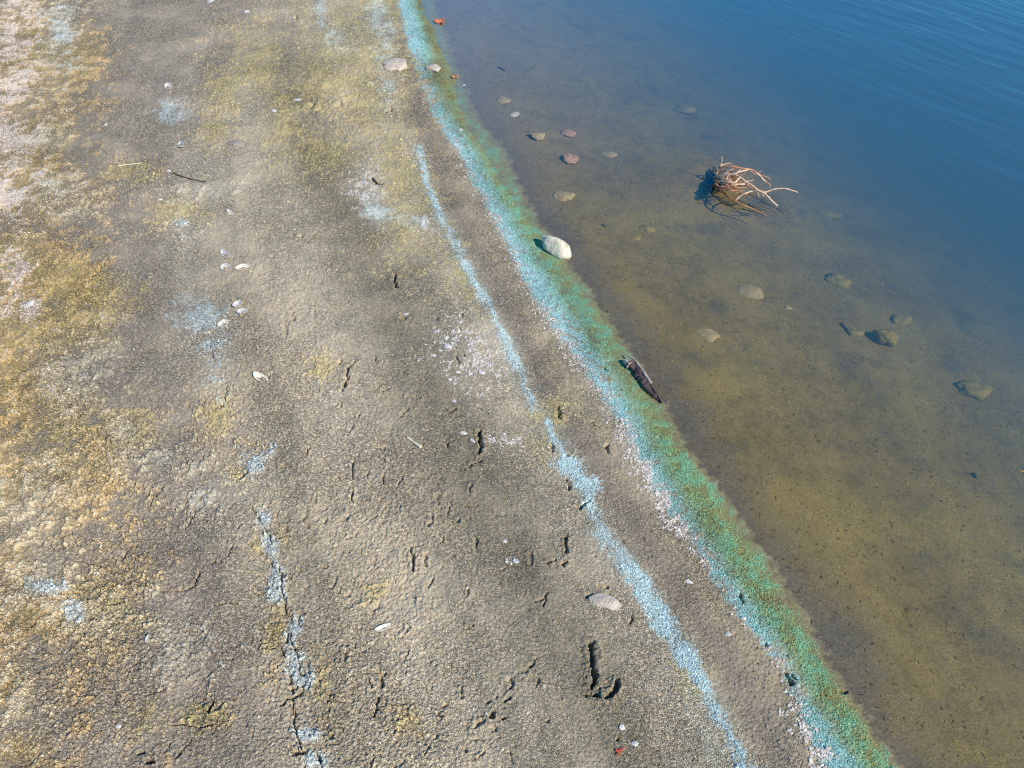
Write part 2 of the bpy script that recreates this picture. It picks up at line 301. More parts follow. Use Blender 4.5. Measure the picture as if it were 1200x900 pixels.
SLITS = [  # goose prints and heel marks, last a groove by the flat stone
    ([(692, 757), (694, 776), (696, 800)], 5, .030, .004), ([(690, 816), (702, 817)], 3.5, .024, .002), ([(710, 817), (718, 810), (723, 799)], 4, .022, .006), ([(697, 800), (694, 814)], 2, .016, .0),
    ([(561, 506), (563, 522), (561, 530)], 4, .022, .004), ([(555, 543), (563, 542)], 4, .016, .003), ([(664, 630), (664, 646)], 3, .018, .003), ([(641, 660), (650, 658)], 2.5, .012, .002), ([(658, 662), (663, 659)], 3, .016, .002),
    ([(461, 320), (463, 336)], 3, .015, .003), ([(408, 430), (403, 450)], 3, .016, .003), ([(483, 644), (485, 670)], 3, .018, .003), ([(446, 794), (446, 803)], 3, .018, .002), ([(444, 815), (438, 838)], 2.6, .016, .002),
    ([(414, 540), (412, 560)], 2.5, .012, .002), ([(576, 840), (580, 836)], 3.5, .016, .002), ([(592, 820), (596, 816)], 3, .014, .002), ([(590, 846), (593, 842)], 2.5, .012, .002), ([(570, 822), (574, 820)], 3, .012, 0),
    ([(622, 779), (625, 778)], 3, .014, 0), ([(641, 848), (642, 846)], 2.5, .012, 0), ([(702, 686), (711, 691)], 2.2, .012, .001), ([(738, 727), (741, 721)], 3, .014, .001), ([(671, 596), (680, 596), (690, 588)], 2.6, .014, .003),
    ([(663, 559), (668, 575)], 2, .012, .001), ([(655, 476), (656, 488)], 3, .014, .002), ([(647, 520), (646, 528)], 3, .012, 0), ([(665, 533), (663, 536)], 2.5, .012, 0), ([(535, 416), (538, 426)], 2.5, .013, .001),
    ([(543, 415), (544, 417)], 2, .013, 0), ([(533, 406), (534, 408)], 1.8, .01, 0), ([(511, 372), (512, 374)], 2.2, .012, 0), ([(540, 372), (541, 366)], 2, .01, 0), ([(711, 520), (712, 530)], 2.4, .014, 0), ([(694, 496), (695, 498)], 2, .012, 0),
    ([(921, 790), (928, 800)], 4.5, .02, .002), ([(932, 792), (934, 794)], 3.5, .018, 0), ([(897, 752), (898, 754)], 2.6, .014, 0), ([(710, 430), (711, 432)], 2.6, .014, 0), ([(886, 757), (887, 758)], 2, .012, 0), ([(870, 697), (871, 704)], 3, .014, 0),
    ([(960, 674), (961, 676)], 2.2, .012, 0), ([(985, 812), (992, 810)], 2.6, .014, .001), ([(726, 870), (727, 868)], 2.4, .012, 0),
    ([(296, 596), (306, 612), (318, 640)], 1.6, .010, .003), ([(326, 664), (330, 690), (334, 716)], 1.8, .014, .004), ([(338, 742), (347, 764), (352, 786)], 1.6, .012, .003), ([(345, 840), (348, 862), (352, 880)], 1.8, .014, .003),
    ([(296, 690), (312, 700), (328, 702)], 1.5, .010, .003), ([(268, 452), (262, 478)], 1.5, .009, .002), ([(244, 400), (252, 424)], 1.4, .008, .002),
    ([(687, 698), (698, 696), (712, 700), (722, 706)], 3.0, .016, .001),  # groove above the flat stone, shaped to give its dark shadow line
    # cracks in the crust
    ([(60, 632), (74, 630), (84, 624)], 2.2, .016, .004), ([(58, 642), (76, 642), (88, 637)], 2, .014, .004), ([(134, 640), (146, 642), (159, 637)], 2.2, .015, .003), ([(142, 654), (146, 648)], 2.6, .016, .003), ([(216, 618), (228, 604)], 2.2, .016, .004),
    ([(174, 688), (192, 693), (216, 693), (230, 684), (233, 668)], 2.2, .014, .003), ([(128, 708), (143, 705)], 3, .018, .004), ([(124, 689), (134, 688)], 2.6, .014, .002), ([(271, 642), (269, 653)], 2.2, .016, .001), ([(250, 660), (253, 659)], 2.4, .015, 0),
    ([(246, 833), (252, 819)], 2.2, .018, .002), ([(201, 850), (220, 849), (246, 848)], 2, .014, .003), ([(170, 817), (195, 807)], 1.8, .01, .003), ([(154, 785), (174, 770)], 1.8, .012, .004), ([(172, 893), (182, 890)], 3, .02, .003), ([(160, 884), (168, 884)], 2.4, .014, 0),
    ([(209, 886), (216, 876), (224, 868)], 2, .016, .002), ([(196, 876), (198, 872)], 2, .012, 0), ([(96, 678), (100, 680)], 2.6, .015, 0), ([(152, 727), (160, 724)], 2, .012, .002), ([(330, 826), (343, 818), (352, 812)], 2.6, .018, .002), ([(341, 806), (343, 812)], 3, .02, 0),
    ([(344, 818), (345, 838)], 2, .016, .001), ([(345, 884), (356, 882)], 3.4, .02, .004), ([(368, 883), (378, 890)], 3.2, .02, .004), ([(340, 877), (347, 880)], 2.8, .018, .002), ([(352, 786), (356, 789)], 3, .018, 0), ([(316, 657), (322, 664)], 2.4, .014, .002),
    ([(332, 718), (340, 720)], 2.2, .013, .001), ([(335, 740), (336, 754)], 2, .012, .003), ([(255, 711), (275, 708)], 1.8, .011, .002), ([(306, 760), (326, 760), (334, 768)], 1.8, .011, .004),
    ([(64, 414), (78, 412)], 2.2, .013, .003), ([(90, 488), (103, 480)], 2.6, .015, .003), ([(108, 504), (122, 512), (131, 517)], 2, .013, .003), ([(40, 594), (58, 592)], 3, .018, .003), ([(174, 592), (182, 580), (191, 571)], 2, .015, .003),
    ([(240, 388), (248, 388)], 2.4, .015, .002), ([(279, 519), (294, 519), (306, 520), (322, 526)], 1.7, .014, .003), ([(231, 490), (240, 470)], 1.8, .010, .003), ([(279, 560), (287, 553)], 2.6, .016, .002), ([(113, 325), (120, 314), (126, 305)], 2.2, .013, .004),
    ([(84, 348), (96, 346), (110, 344)], 1.8, .012, .004), ([(112, 355), (124, 354)], 2, .014, .003), ([(24, 293), (40, 291)], 2, .012, .003), ([(0, 322), (14, 318)], 1.6, .01, .003), ([(2, 470), (20, 462)], 1.8, .012, .003), ([(0, 490), (14, 496), (26, 500)], 1.8, .012, .003),
    ([(10, 532), (20, 528)], 2, .012, .002), ([(30, 440), (46, 436)], 1.6, .01, .003), ([(254, 378), (262, 373)], 3, .018, .002), ([(275, 360), (276, 352)], 2.4, .014, .002), ([(283, 371), (287, 369)], 2.6, .015, 0), ([(255, 398), (256, 400)], 2.2, .013, 0),
    ([(362, 126), (368, 121)], 2.4, .016, .003), ([(373, 130), (376, 127)], 2.4, .015, .003), ([(395, 126), (397, 123)], 2.8, .016, .003), ([(346, 19), (347, 21)], 2.2, .014, .002), ([(352, 275), (354, 276)], 2.4, .012, .002), ([(360, 283), (370, 273)], 1.6, .009, .002),
    ([(405, 117), (409, 118)], 2.4, .015, .001), ([(455, 128), (457, 126)], 2.2, .014, .001), ([(443, 149), (444, 150)], 1.8, .01, 0), ([(484, 196), (486, 195)], 2.2, .012, 0), ([(438, 212), (445, 216)], 2.6, .014, 0), ([(178, 150), (180, 152)], 1.8, .01, 0),
    ([(150, 165), (164, 160)], 1.5, .008, .003), ([(140, 82), (166, 94)], 1.5, .007, .003), ([(150, 100), (180, 108)], 1.5, .007, .003), ([(215, 65), (250, 82)], 1.5, .007, .002), ([(30, 360), (55, 366)], 1.6, .01, .003), ([(225, 296), (232, 294)], 2, .012, .003),
]
for _i in range(120):                                              # faint old prints, scuffs and dimples in the trodden sand
    X0, Y0 = (random.uniform(330, 660), random.uniform(330, 900)) if _i < 110 else (random.uniform(90, 420), random.uniform(120, 900))
    if X0 > 430 + (Y0 - 300) * .62: continue
    an = random.choice([1.5, 1.7, 2.0, .3, -.5]) + random.uniform(-.4, .4); ln = random.uniform(3, 15)
    SLITS.append(([(X0, Y0), (X0 + ln * .5 * math.cos(an) + random.uniform(-2, 2), Y0 + ln * .5 * math.sin(an)), (X0 + ln * math.cos(an), Y0 + ln * math.sin(an))], random.uniform(1.6, 3.6), random.uniform(.004, .011), random.uniform(0, .004)))
for P, w, dep, rim in SLITS:
    k = mpp(*P[0])
    if P[0][1] < 260: w *= 1.6; dep *= 1.2
    slit(P, w * k * .62, dep, rim)
# scattered little pits and clods in the trodden sand
z -= .010 * sst(.62, .95, fbm(x, y, .035, 2, 41)) * rough * sst(.25, .5, s) * np.where(inner, 1, 0)
z = np.where(inner, z, H(s) - .004)

def mesh_from(name, V, F, cols=None, extra=None, smooth=True, mat=None, nside=4):
    me = bpy.data.meshes.new(name)
    me.vertices.add(len(V)); me.vertices.foreach_set('co', np.ascontiguousarray(V, np.float32).ravel())
    me.loops.add(F.size); me.loops.foreach_set('vertex_index', np.ascontiguousarray(F, np.int32).ravel())
    me.polygons.add(len(F)); me.polygons.foreach_set('loop_start', np.arange(0, F.size, nside, dtype=np.int32))
    me.polygons.foreach_set('use_smooth', np.full(len(F), smooth, bool))
    if cols is not None:
        a = me.color_attributes.new('tint', 'FLOAT_COLOR', 'POINT')
        a.data.foreach_set('color', np.ascontiguousarray(np.c_[cols, np.ones(len(cols))], np.float32).ravel())
    for kname, arr in (extra or {}).items():
        a = me.attributes.new(kname, 'FLOAT', 'POINT'); a.data.foreach_set('value', np.ascontiguousarray(arr, np.float32))
    me.update(calc_edges=True)
    if mat: me.materials.append(mat)
    return me
def link(name, me, **props):
    o = bpy.data.objects.new(name, me); COL.objects.link(o)
    for k, v in props.items(): o[k] = v
    return o

# ------------------------------------------------------------------ materials
class NT:
    def __init__(self, name):
        self.m = bpy.data.materials.new(name); self.m.use_nodes = True
        self.t = self.m.node_tree; self.t.nodes.clear()
        self.out = self.t.nodes.new('ShaderNodeOutputMaterial')
    def n(self, kind, **kw):
        nd = self.t.nodes.new('ShaderNode' + kind)
        for k, v in kw.items(): setattr(nd, k, v)
        return nd
    def l(self, a, b): self.t.links.new(a, b)
    def math(self, op, a, b=None, clamp=False):
        nd = self.n('Math', operation=op, use_clamp=clamp)
        for i, v in enumerate((a, b)):
            if v is None: continue
            if isinstance(v, (int, float)): nd.inputs[i].default_value = v
            else: self.l(v, nd.inputs[i])
        return nd.outputs[0]
    def remap(self, v, a, b, c, d):
        nd = self.n('MapRange'); self.l(v, nd.inputs[0])
        for i, q in enumerate((a, b, c, d)): nd.inputs[i + 1].default_value = q
        return nd.outputs[0]
    def scale(self, colr, f):
        nd = self.n('VectorMath', operation='SCALE'); self.l(colr, nd.inputs[0]); self.l(f, nd.inputs['Scale'])
        return nd.outputs[0]

def ground_material():
    g = NT('beach_sand')
    at_ = g.n('Attribute', attribute_name='tint'); wet = g.n('Attribute', attribute_name='wet').outputs['Fac']
    geo = g.n('NewGeometry').outputs['Position']
    v1 = g.n('TexVoronoi', voronoi_dimensions='2D'); v1.inputs['Scale'].default_value = 300; g.l(geo, v1.inputs['Vector'])
    v2 = g.n('TexVoronoi', voronoi_dimensions='2D'); v2.inputs['Scale'].default_value = 640; g.l(geo, v2.inputs['Vector'])
    s1 = g.n('SeparateColor'); g.l(v1.outputs['Color'], s1.inputs[0]); s2 = g.n('SeparateColor'); g.l(v2.outputs['Color'], s2.inputs[0])
    a = g.math('POWER', 2.0, g.remap(s1.outputs[0], 0, 1, -.78, .78)); b = g.math('POWER', 2.0, g.remap(s2.outputs[1], 0, 1, -.6, .6))
    f = g.math('MULTIPLY', a, b)
    big = g.n('TexNoise'); big.inputs['Scale'].default_value = 4.5; big.inputs['Detail'].default_value = 4; g.l(geo, big.inputs['Vector'])
    gr = g.remap(big.outputs[0], .36, .62, .4, 1.1)                  # smooth silty patches and gritty ones
    f = g.math('POWER', f, gr)
    # under water the film of silt evens the grains out
    fw = g.n('Mix'); g.l(g.remap(wet, 0, 1, 0, .6), fw.inputs[0]); g.l(f, fw.inputs[2]); fw.inputs[3].default_value = 1
    c = g.scale(at_.outputs['Color'], fw.outputs[0])
    p = g.n('BsdfPrincipled'); g.l(c, p.inputs['Base Color'])
    g.l(g.remap(wet, 0, 1, .92, .55), p.inputs['Roughness']); p.inputs['Specular IOR Level'].default_value = .25
    h = g.math('ADD', g.math('MULTIPLY', v1.outputs['Distance'], -1.0), g.math('MULTIPLY', v2.outputs['Distance'], -.5))
    bp = g.n('Bump'); bp.inputs['Distance'].default_value = .0038; g.l(g.math('MULTIPLY', g.remap(wet, 0, 1, 1.0, .3), gr, True), bp.inputs['Strength']); g.l(h, bp.inputs['Height'])
    g.l(bp.outputs[0], p.inputs['Normal']); g.l(p.outputs[0], g.out.inputs[0])
    return g.m
M_ground = ground_material()

def grain_material(name, rough=.85, bump=0, spec=.25):
    g = NT(name); at_ = g.n('Attribute', attribute_name='tint')
    nz = g.n('TexNoise'); nz.inputs['Scale'].default_value = 350; g.l(g.n('NewGeometry').outputs['Position'], nz.inputs['Vector'])
    c = g.scale(at_.outputs['Color'], g.remap(nz.outputs[0], .3, .7, .8, 1.2))
    p = g.n('BsdfPrincipled'); g.l(c, p.inputs['Base Color']); p.inputs['Roughness'].default_value = rough; p.inputs['Specular IOR Level'].default_value = spec
    g.l(p.outputs[0], g.out.inputs[0])
    return g.m
M_grain = grain_material('loose_grains'); M_algae = grain_material('algae_clots', .7); M_grit = grain_material('shell_grit_white', .5, spec=.4); M_litter = grain_material('plant_litter', .9)

def solid(name, c1, c2, scale, rough=.8, bump=.3, c3=None, dist=.002, detail=6, spec=.3):
    g = NT(name); co = g.n('TexCoord').outputs['Object']
    nz = g.n('TexNoise'); nz.inputs['Scale'].default_value = scale; nz.inputs['Detail'].default_value = detail; nz.inputs['Roughness'].default_value = .65; g.l(co, nz.inputs['Vector'])
    r = g.n('ValToRGB'); e = r.color_ramp.elements
    e[0].position, e[1].position = .36, .66; e[0].color = (*c1, 1); e[1].color = (*c2, 1)
    if c3 is not None: q = e.new(.30); q.color = (*c3, 1)
    g.l(nz.outputs[0], r.inputs[0])
    p = g.n('BsdfPrincipled'); g.l(r.outputs[0], p.inputs['Base Color']); p.inputs['Roughness'].default_value = rough; p.inputs['Specular IOR Level'].default_value = spec
    n2 = g.n('TexNoise'); n2.inputs['Scale'].default_value = scale * 3; n2.inputs['Detail'].default_value = 4; g.l(co, n2.inputs['Vector'])
    bp = g.n('Bump'); bp.inputs['Strength'].default_value = bump; bp.inputs['Distance'].default_value = dist; g.l(n2.outputs[0], bp.inputs['Height'])
    g.l(bp.outputs[0], p.inputs['Normal']); g.l(p.outputs[0], g.out.inputs[0])
    return g.m

# ------------------------------------------------------------------ beach and lake bed
nr, nc = GX.shape
ii = np.arange(n).reshape(nr, nc)
Q = np.stack([ii[:-1, :-1], ii[:-1, 1:], ii[1:, 1:], ii[1:, :-1]], -1).reshape(-1, 4)
V = np.c_[x, y, z]
under = s[Q].mean(1) < -.004
wet = sst(.05, -.02, s)
for name, F in (('beach', Q[~under]), ('lake_bed', Q[under])):
    u, inv = np.unique(F, return_inverse=True)
    o = link(name, mesh_from(name, V[u], inv.reshape(-1, 4), col[u], {'wet': wet[u]}, True, M_ground), kind='structure')
o.data.name = 'lake_bed'
bpy.data.objects['beach']['label'] = 'coarse grey brown sand beach streaked with blue and green dried algae'
bpy.data.objects['lake_bed']['label'] = 'olive brown silty lake bed sloping down under the clear water'

# fast look-up of the finished ground height
_Z = z.reshape(nr, nc)
def gz(px, py):
    px = np.asarray(px, float); py = np.asarray(py, float)
    r = np.clip(np.interp(py, yy, np.arange(nr)), 0, nr - 1.001)
    hw = np.interp(py, yy, half); c = np.clip(np.interp(px / hw, uu, np.arange(nc)), 0, nc - 1.001)
    i, j = r.astype(int), c.astype(int); a, b = r - i, c - j
    return (_Z[i, j] * (1 - a) * (1 - b) + _Z[i + 1, j] * a * (1 - b) + _Z[i, j + 1] * (1 - a) * b + _Z[i + 1, j + 1] * a * b)
_C = col.reshape(nr, nc, 3)
def gcol(px, py):
    r = np.clip(np.round(np.interp(py, yy, np.arange(nr))), 0, nr - 1).astype(int)
    hw = np.interp(py, yy, half); c = np.clip(np.round(np.interp(px / hw, uu, np.arange(nc))), 0, nc - 1).astype(int)
    return _C[r, c]

# ------------------------------------------------------------------ water
def water_material():
    g = NT('lake_water')
    pos = g.n('NewGeometry').outputs['Position']
    def wave(scale, rot, sx, amt, dist, det=3):
        m1 = g.n('Mapping'); m1.inputs['Rotation'].default_value = (0, 0, R(rot)); g.l(pos, m1.inputs[0])
        m2_ = g.n('Mapping'); m2_.inputs['Scale'].default_value = (sx, 1, 1); g.l(m1.outputs[0], m2_.inputs[0])
        nz = g.n('TexNoise'); nz.inputs['Scale'].default_value = scale; nz.inputs['Detail'].default_value = det; nz.inputs['Roughness'].default_value = .45; nz.inputs['Distortion'].default_value = dist
        g.l(m2_.outputs[0], nz.inputs['Vector']); return g.math('MULTIPLY', nz.outputs[0], amt)
    h = g.math('ADD', wave(15, 52, .2, .0058, .35, 2), wave(3.2, 44, .3, .011, .2, 2))
    # ripples grow away from the sheltered edge
    sx = g.n('SeparateXYZ'); g.l(pos, sx.inputs[0])
    off = g.math('ADD', g.math('MULTIPLY', g.math('SUBTRACT', sx.outputs[0], float(O0[0])), float(-NR[0])), g.math('MULTIPLY', g.math('SUBTRACT', sx.outputs[1], float(O0[1])), float(-NR[1])))
    grow = g.remap(off, .9, 3.6, .03, 1.0)
    bp = g.n('Bump'); bp.inputs['Distance'].default_value = 1.0; bp.inputs['Strength'].default_value = 1.0
    g.l(g.math('MULTIPLY', h, grow), bp.inputs['Height'])
    gl_ = g.n('BsdfGlossy'); gl_.inputs['Roughness'].default_value = .03; g.l(bp.outputs[0], gl_.inputs['Normal'])
    tr = g.n('BsdfTransparent'); tr.inputs[0].default_value = (1, 1, 1, 1)
    # reflectance from the angle between the rippled surface and the ray, the same from above and below
    dt = g.n('VectorMath', operation='DOT_PRODUCT'); g.l(bp.outputs[0], dt.inputs[0]); g.l(g.n('NewGeometry').outputs['Incoming'], dt.inputs[1])
    cs = g.math('ABSOLUTE', dt.outputs['Value'])
    fr = g.math('ADD', g.math('MULTIPLY', g.math('POWER', g.math('SUBTRACT', 1.0, cs, True), 3.4), 1.2), .02, True)
    mx = g.n('MixShader'); g.l(fr, mx.inputs[0]); g.l(tr.outputs[0], mx.inputs[1]); g.l(gl_.outputs[0], mx.inputs[2])
    g.l(mx.outputs[0], g.out.inputs['Surface'])
    sc = g.n('VolumeScatter'); sc.inputs['Color'].default_value = (.30, .57, .76, 1); sc.inputs['Density'].default_value = 1.1; sc.inputs['Anisotropy'].default_value = .2
    ab = g.n('VolumeAbsorption'); ab.inputs['Color'].default_value = (.46, .58, .55, 1); ab.inputs['Density'].default_value = 2.4
    ad = g.n('AddShader'); g.l(sc.outputs[0], ad.inputs[0]); g.l(ab.outputs[0], ad.inputs[1]); g.l(ad.outputs[0], g.out.inputs['Volume'])
    return g.m
M_water = water_material()
def build_water():
    bm = bmesh.new()
    a0, a1 = -200.0, 300.0
    P = []
    for tt, ss_ in ((a0, 1.2), (a1, 1.2), (a1, -300), (a0, -300)):
        q = O0 + tt * AX + ss_ * NR; P.append(q)
    top = [bm.verts.new((q[0], q[1], 0)) for q in P]; bot = [bm.verts.new((q[0], q[1], -6)) for q in P]
    bm.faces.new(top); bm.faces.new(bot[::-1])
    for i in range(4):
        j = (i + 1) % 4; bm.faces.new((top[j], top[i], bot[i], bot[j]))
    bmesh.ops.recalc_face_normals(bm, faces=bm.faces[:])
    me = bpy.data.meshes.new('water'); bm.to_mesh(me); bm.free(); me.materials.append(M_water)
    return link('water', me, kind='structure', label='calm clear lake water, olive in the shallows and blue farther out')
build_water()

# ------------------------------------------------------------------ loose grains (stuff)
def grains(name, px, py, size, cols, mat, label, flat=.7, sink=.25, long=1.0, lift=0.0):
    N = len(px)
    base = np.array([(1, 0, 0), (0, 1, 0), (-1, 0, 0), (0, -1, 0), (0, 0, 1), (0, 0, -1)], float)
    F0 = np.array([(0, 1, 4), (1, 2, 4), (2, 3, 4), (3, 0, 4), (1, 0, 5), (2, 1, 5), (3, 2, 5), (0, 3, 5)])
    v = base[None] * (1 + .35 * (rng.random((N, 6, 1)) - .5)) + .22 * (rng.random((N, 6, 3)) - .5)
    v[:, :, 0] *= long; v[:, :, 2] *= flat
    tl = (rng.random((N, 1)) - .5) * .9
    vz = v[:, :, 2] * np.cos(tl) + v[:, :, 0] * np.sin(tl); vx = v[:, :, 0] * np.cos(tl) - v[:, :, 2] * np.sin(tl)
    a = rng.random((N, 1)) * 2 * math.pi
    X = vx * np.cos(a) - v[:, :, 1] * np.sin(a); Y = vx * np.sin(a) + v[:, :, 1] * np.cos(a)
    sz = size[:, None] * .5
    P = np.stack([px[:, None] + X * sz, py[:, None] + Y * sz, gz(px, py)[:, None] + (vz + (1 - sink * 2) * flat * .6) * sz + lift], -1)
    F = (F0[None] + (np.arange(N) * 6)[:, None, None]).reshape(-1, 3)
    me = mesh_from(name, P.reshape(-1, 3), F, np.repeat(np.clip(cols, .005, .85), 6, 0), None, False, mat, 3)
    return link(name, me, kind='stuff', label=label)

def scatter(N, t0, t1, s0, s1):
    tt = t0 + (t1 - t0) * rng.random(N); ss_ = s0 + (s1 - s0) * rng.random(N)
    a, b = xy_of(tt, ss_)
    hw = (b * _cp + CAM_H * _sp) * 600 / FPX * 1.06
    k = (b > .52) & (b < 5.8) & (np.abs(a) < hw)
    return a[k], b[k]
px_, py_ = scatter(150000, -.6, 6.5, .03, 3.4)
keep = rng.random(len(px_)) < np.clip(1.5 / (py_ + .4), .15, 1); px_, py_ = px_[keep], py_[keep]
if len(px_) > 62000: px_, py_ = px_[:62000], py_[:62000]
gcx = gcol(px_, py_); br = rng.choice([.55, .85, 1.1, 1.35, 1.7], len(px_), p=[.2, .25, .25, .2, .1])
grains('sand_grains', px_, py_, rng.gamma(5, .0005, len(px_)) * (1 + .12 * py_) + .0012, gcx * br[:, None], M_grain, 'coarse loose sand grains and granules covering the beach')

# algae clots on the two wrack lines
def algae_points():
    L = []
    src = np.nonzero(inner & ((m2 > .6) | (mcy > .6) | (mcb > 2)))[0]
    k = rng.choice(src, min(13000, len(src)), replace=False); return k
k = algae_points()
jx, jy = x[k] + .004 * (rng.random(len(k)) - .5), y[k] + .004 * (rng.random(len(k)) - .5)
cc = (.5 * gcol(jx, jy) + .5 * np.where((mcy[k] > m2[k])[:, None], C(138, 186, 170), C(182, 202, 194))) * (.5 + .75 * rng.random((len(k), 1))) + .03 * (rng.random((len(k), 3)) - .5)
grains('blue_algae_crust', jx, jy, rng.gamma(5, .00045, len(k)) * (1 + .1 * jy) + .001, cc, M_algae, 'pale blue crumbs of dried algae in two long lines along the shore')
src = np.nonzero(inner & (mgn > .55))[0]; k = rng.choice(src, min(8000, len(src)), replace=False)
jx, jy = x[k], y[k]
cc = (.55 * gcol(jx, jy) + .45 * np.where(rng.random((len(k), 1)) < .6, C(104, 154, 114), C(126, 136, 78))) * (.75 + .7 * rng.random((len(k), 1)))
grains('green_algae_scum', jx, jy, rng.gamma(5, .0005, len(k)) * (1 + .1 * jy) + .001, cc, M_algae, 'bright green algae scum in a band along the waterline', lift=-.0005)
src = np.nonzero(inner & ((mwh > .5) | (mw2 > .5)))[0]; k = rng.choice(src, min(2400, len(src)), replace=False)
cc = C(206, 190, 170) * (.7 + .5 * rng.random((len(k), 1)))
grains('shell_grit', x[k], y[k], np.minimum(rng.gamma(4, .0008, len(k)) + .0018, .008), cc, M_grit, 'white broken shell bits strewn beside the algae band', flat=.4, long=1.4)
# litter on the lake bed
tx, ty = scatter(22000, -.6, 6.5, -1.9, -.03)
sv = np.minimum(rng.gamma(3, .0010, len(tx)) + .0012, .0065)
grains('bed_litter', tx, ty, sv, gcol(tx, ty) * rng.choice([.62, .8, 1.15, 1.3], (len(tx), 1), p=[.35, .3, .25, .1]), M_litter, 'small dark and pale plant bits lying on the lake bed', flat=.35, long=3.0)

# ------------------------------------------------------------------ stones
def stone_mesh(name, a, b, c, seed, mat, sub=4, lump=.16, facet=0):
    bm = bmesh.new(); bmesh.ops.create_icosphere(bm, subdivisions=sub, radius=1)
    rr = random.Random(seed)
    from mathutils import noise as mn
    off = Vector((rr.random() * 50, rr.random() * 50, rr.random() * 50))
    planes = [(Vector((rr.gauss(0, 1), rr.gauss(0, 1), rr.gauss(0, .8))).normalized(), .72 + .2 * rr.random()) for _ in range(facet)]
    for v in bm.verts:
        d = v.co.normalized(); r = 1 + lump * mn.noise(d * 1.1 + off) * 1.6 + lump * .7 * mn.noise(d * 2.7 + off) + lump * .3 * mn.noise(d * 7 + off) + lump * .12 * mn.noise(d * 17 + off)
        for pn, pd in planes:
            q = d.dot(pn) * r
            if q > pd: r *= 1 - (q - pd) / q * .8
        v.co = Vector((d.x * r * a, d.y * r * b, d.z * r * c))
    for f in bm.faces: f.smooth = True
    me = bpy.data.meshes.new(name); bm.to_mesh(me); bm.free(); me.materials.append(mat)
    return me
def put(name, me, X, Y, dz=0.0, rot=(0, 0, 0), **props):
    p = at(X, Y); o = link(name, me, **props)
    o.location = (p[0], p[1], float(gz(p[0], p[1])) + dz); o.rotation_euler = rot
    return o
M_white = solid('pale_limestone', C(186, 174, 148), C(214, 202, 172), 38, .8, .8, C(84, 80, 72), .006)
M_pale = solid('pale_stone', C(172, 152, 128), C(200, 182, 158), 55, .85, .8, C(120, 106, 90), .006)
M_pinkst = solid('pinkish_stone', C(138, 104, 74), C(170, 134, 100), 60, .8, .5, C(116, 88, 62))
M_tanst = solid('tan_silty_stone', C(134, 114, 72), C(166, 144, 96), 60, .9, .6, C(108, 92, 58))
M_olst = solid('algae_coated_stone', C(112, 98, 48), C(142, 124, 60), 45, .9, .6, C(100, 88, 46))
M_greyst = solid('grey_stone', C(136, 122, 104), C(160, 144, 124), 60, .8, .4)

def stone(X, Y, wpx, hpx, ang, mat, label, cat='stone', height=.5, bury=.35, seed=0, group=None, facet=4, lump=.24, name='stone', tilt=(0, 0)):
    """wpx x hpx: length and breadth in photograph pixels on the ground"""
    m = mpp(X, Y); a = wpx * m / 2
    p = at(X, Y); el = math.atan2(CAM_H - p[2], p[1]); b = hpx * m / 2
    c = b * height * 2 * .6
    b2 = max((b - c * math.cos(el) * .5) / math.sin(el), b * .9)
    me = stone_mesh(name, a, b2, c, seed, mat, 4, lump, facet)
    kw = dict(label=label, category=cat)
    if group: kw['group'] = group
    o = put(name, me, X, Y, c * (1 - 2 * bury), (R(tilt[0]), R(tilt[1]), R(-ang)), **kw)
    return o
GS = 'stones lying on the lake bed'
stone(653, 295, 44, 23, 42, M_white, 'cream white boulder at the waterline with dark speckles, brightest stone of the shore', 'boulder', .85, .25, 14, facet=7, lump=.2, name='boulder', tilt=(4, 10))
stone(464, 77, 32, 17, 14, M_pale, 'pinkish flat stone on yellow sand left of the blue algae band near the top', 'stone', .45, .35, 5, facet=4)
stone(509, 83, 16, 10, 10, M_pale, 'small rounded cream stone interrupting the blue algae band', 'stone', .6, .3, 8, facet=2)
stone(709, 706, 38, 18, 22, M_pale, 'flat whitish stone sunk in sand left of the narrow blue algae line', 'stone', .34, .45, 17, facet=3, lump=.2)
stone(277, 168, 20, 11, 12, M_greyst, 'half buried dull grey stone on upper sand', 'stone', .5, .5, 22)
stone(590, 118, 19, 10, 16, M_tanst, 'tan stone under shallow water, nearest to the top shoreline', 'stone', .4, .4, 31, GS)
stone(603, 134, 10, 7, 16, M_pale, 'tiny pale stone under water just below a tan stone', 'stone', .4, .4, 32, GS)
stone(630, 162, 20, 10, 5, M_tanst, 'yellowish stone under water with pinkish right end and dark left side', 'stone', .7, .2, 33, GS)
stone(665, 157, 22, 10, 16, M_pinkst, 'smooth elongated pinkish stone under water, right of the yellowish one', 'stone', .45, .35, 34, GS)
stone(667, 188, 18, 14, 34, M_pinkst, 'reddish stone under water above the rounded tan one', 'stone', .55, .3, 35, GS)
stone(662, 231, 24, 14, 10, M_tanst, 'rounded tan stone under shallow water above the white boulder', 'stone', .5, .35, 36, GS)
stone(800, 129, 30, 14, 14, M_olst, 'greenish stone deep under water at the upper middle', 'stone', .55, 0.43, 37, GS)
stone(982, 331, 32, 18, 22, M_olst, 'broad olive stone under water below and right of the branch snag', 'stone', .6, 0.43, 38, GS)
stone(1036, 401, 28, 22, 32, M_olst, 'yellow olive stone under water with a deep dark shadow on its left', 'stone', .8, .15, 39, GS)
stone(1000, 389, 24, 14, 30, M_olst, 'low olive stone left of the stone with the dark shadow', 'stone', .5, 0.58, 40, GS)
stone(1138, 459, 40, 26, 6, M_olst, 'largest olive stone under water near the right edge', 'stone', .55, 0.43, 41, GS)
stone(878, 341, 34, 20, 20, M_tanst, 'silt covered brown stone under water left of a tiny pale shell', 'stone', .4, 0.62, 42, GS)
stone(1054, 376, 26, 18, 0, M_olst, 'faint olive stone in deeper water right of the low olive one', 'stone', .5, 0.53, 43, GS)
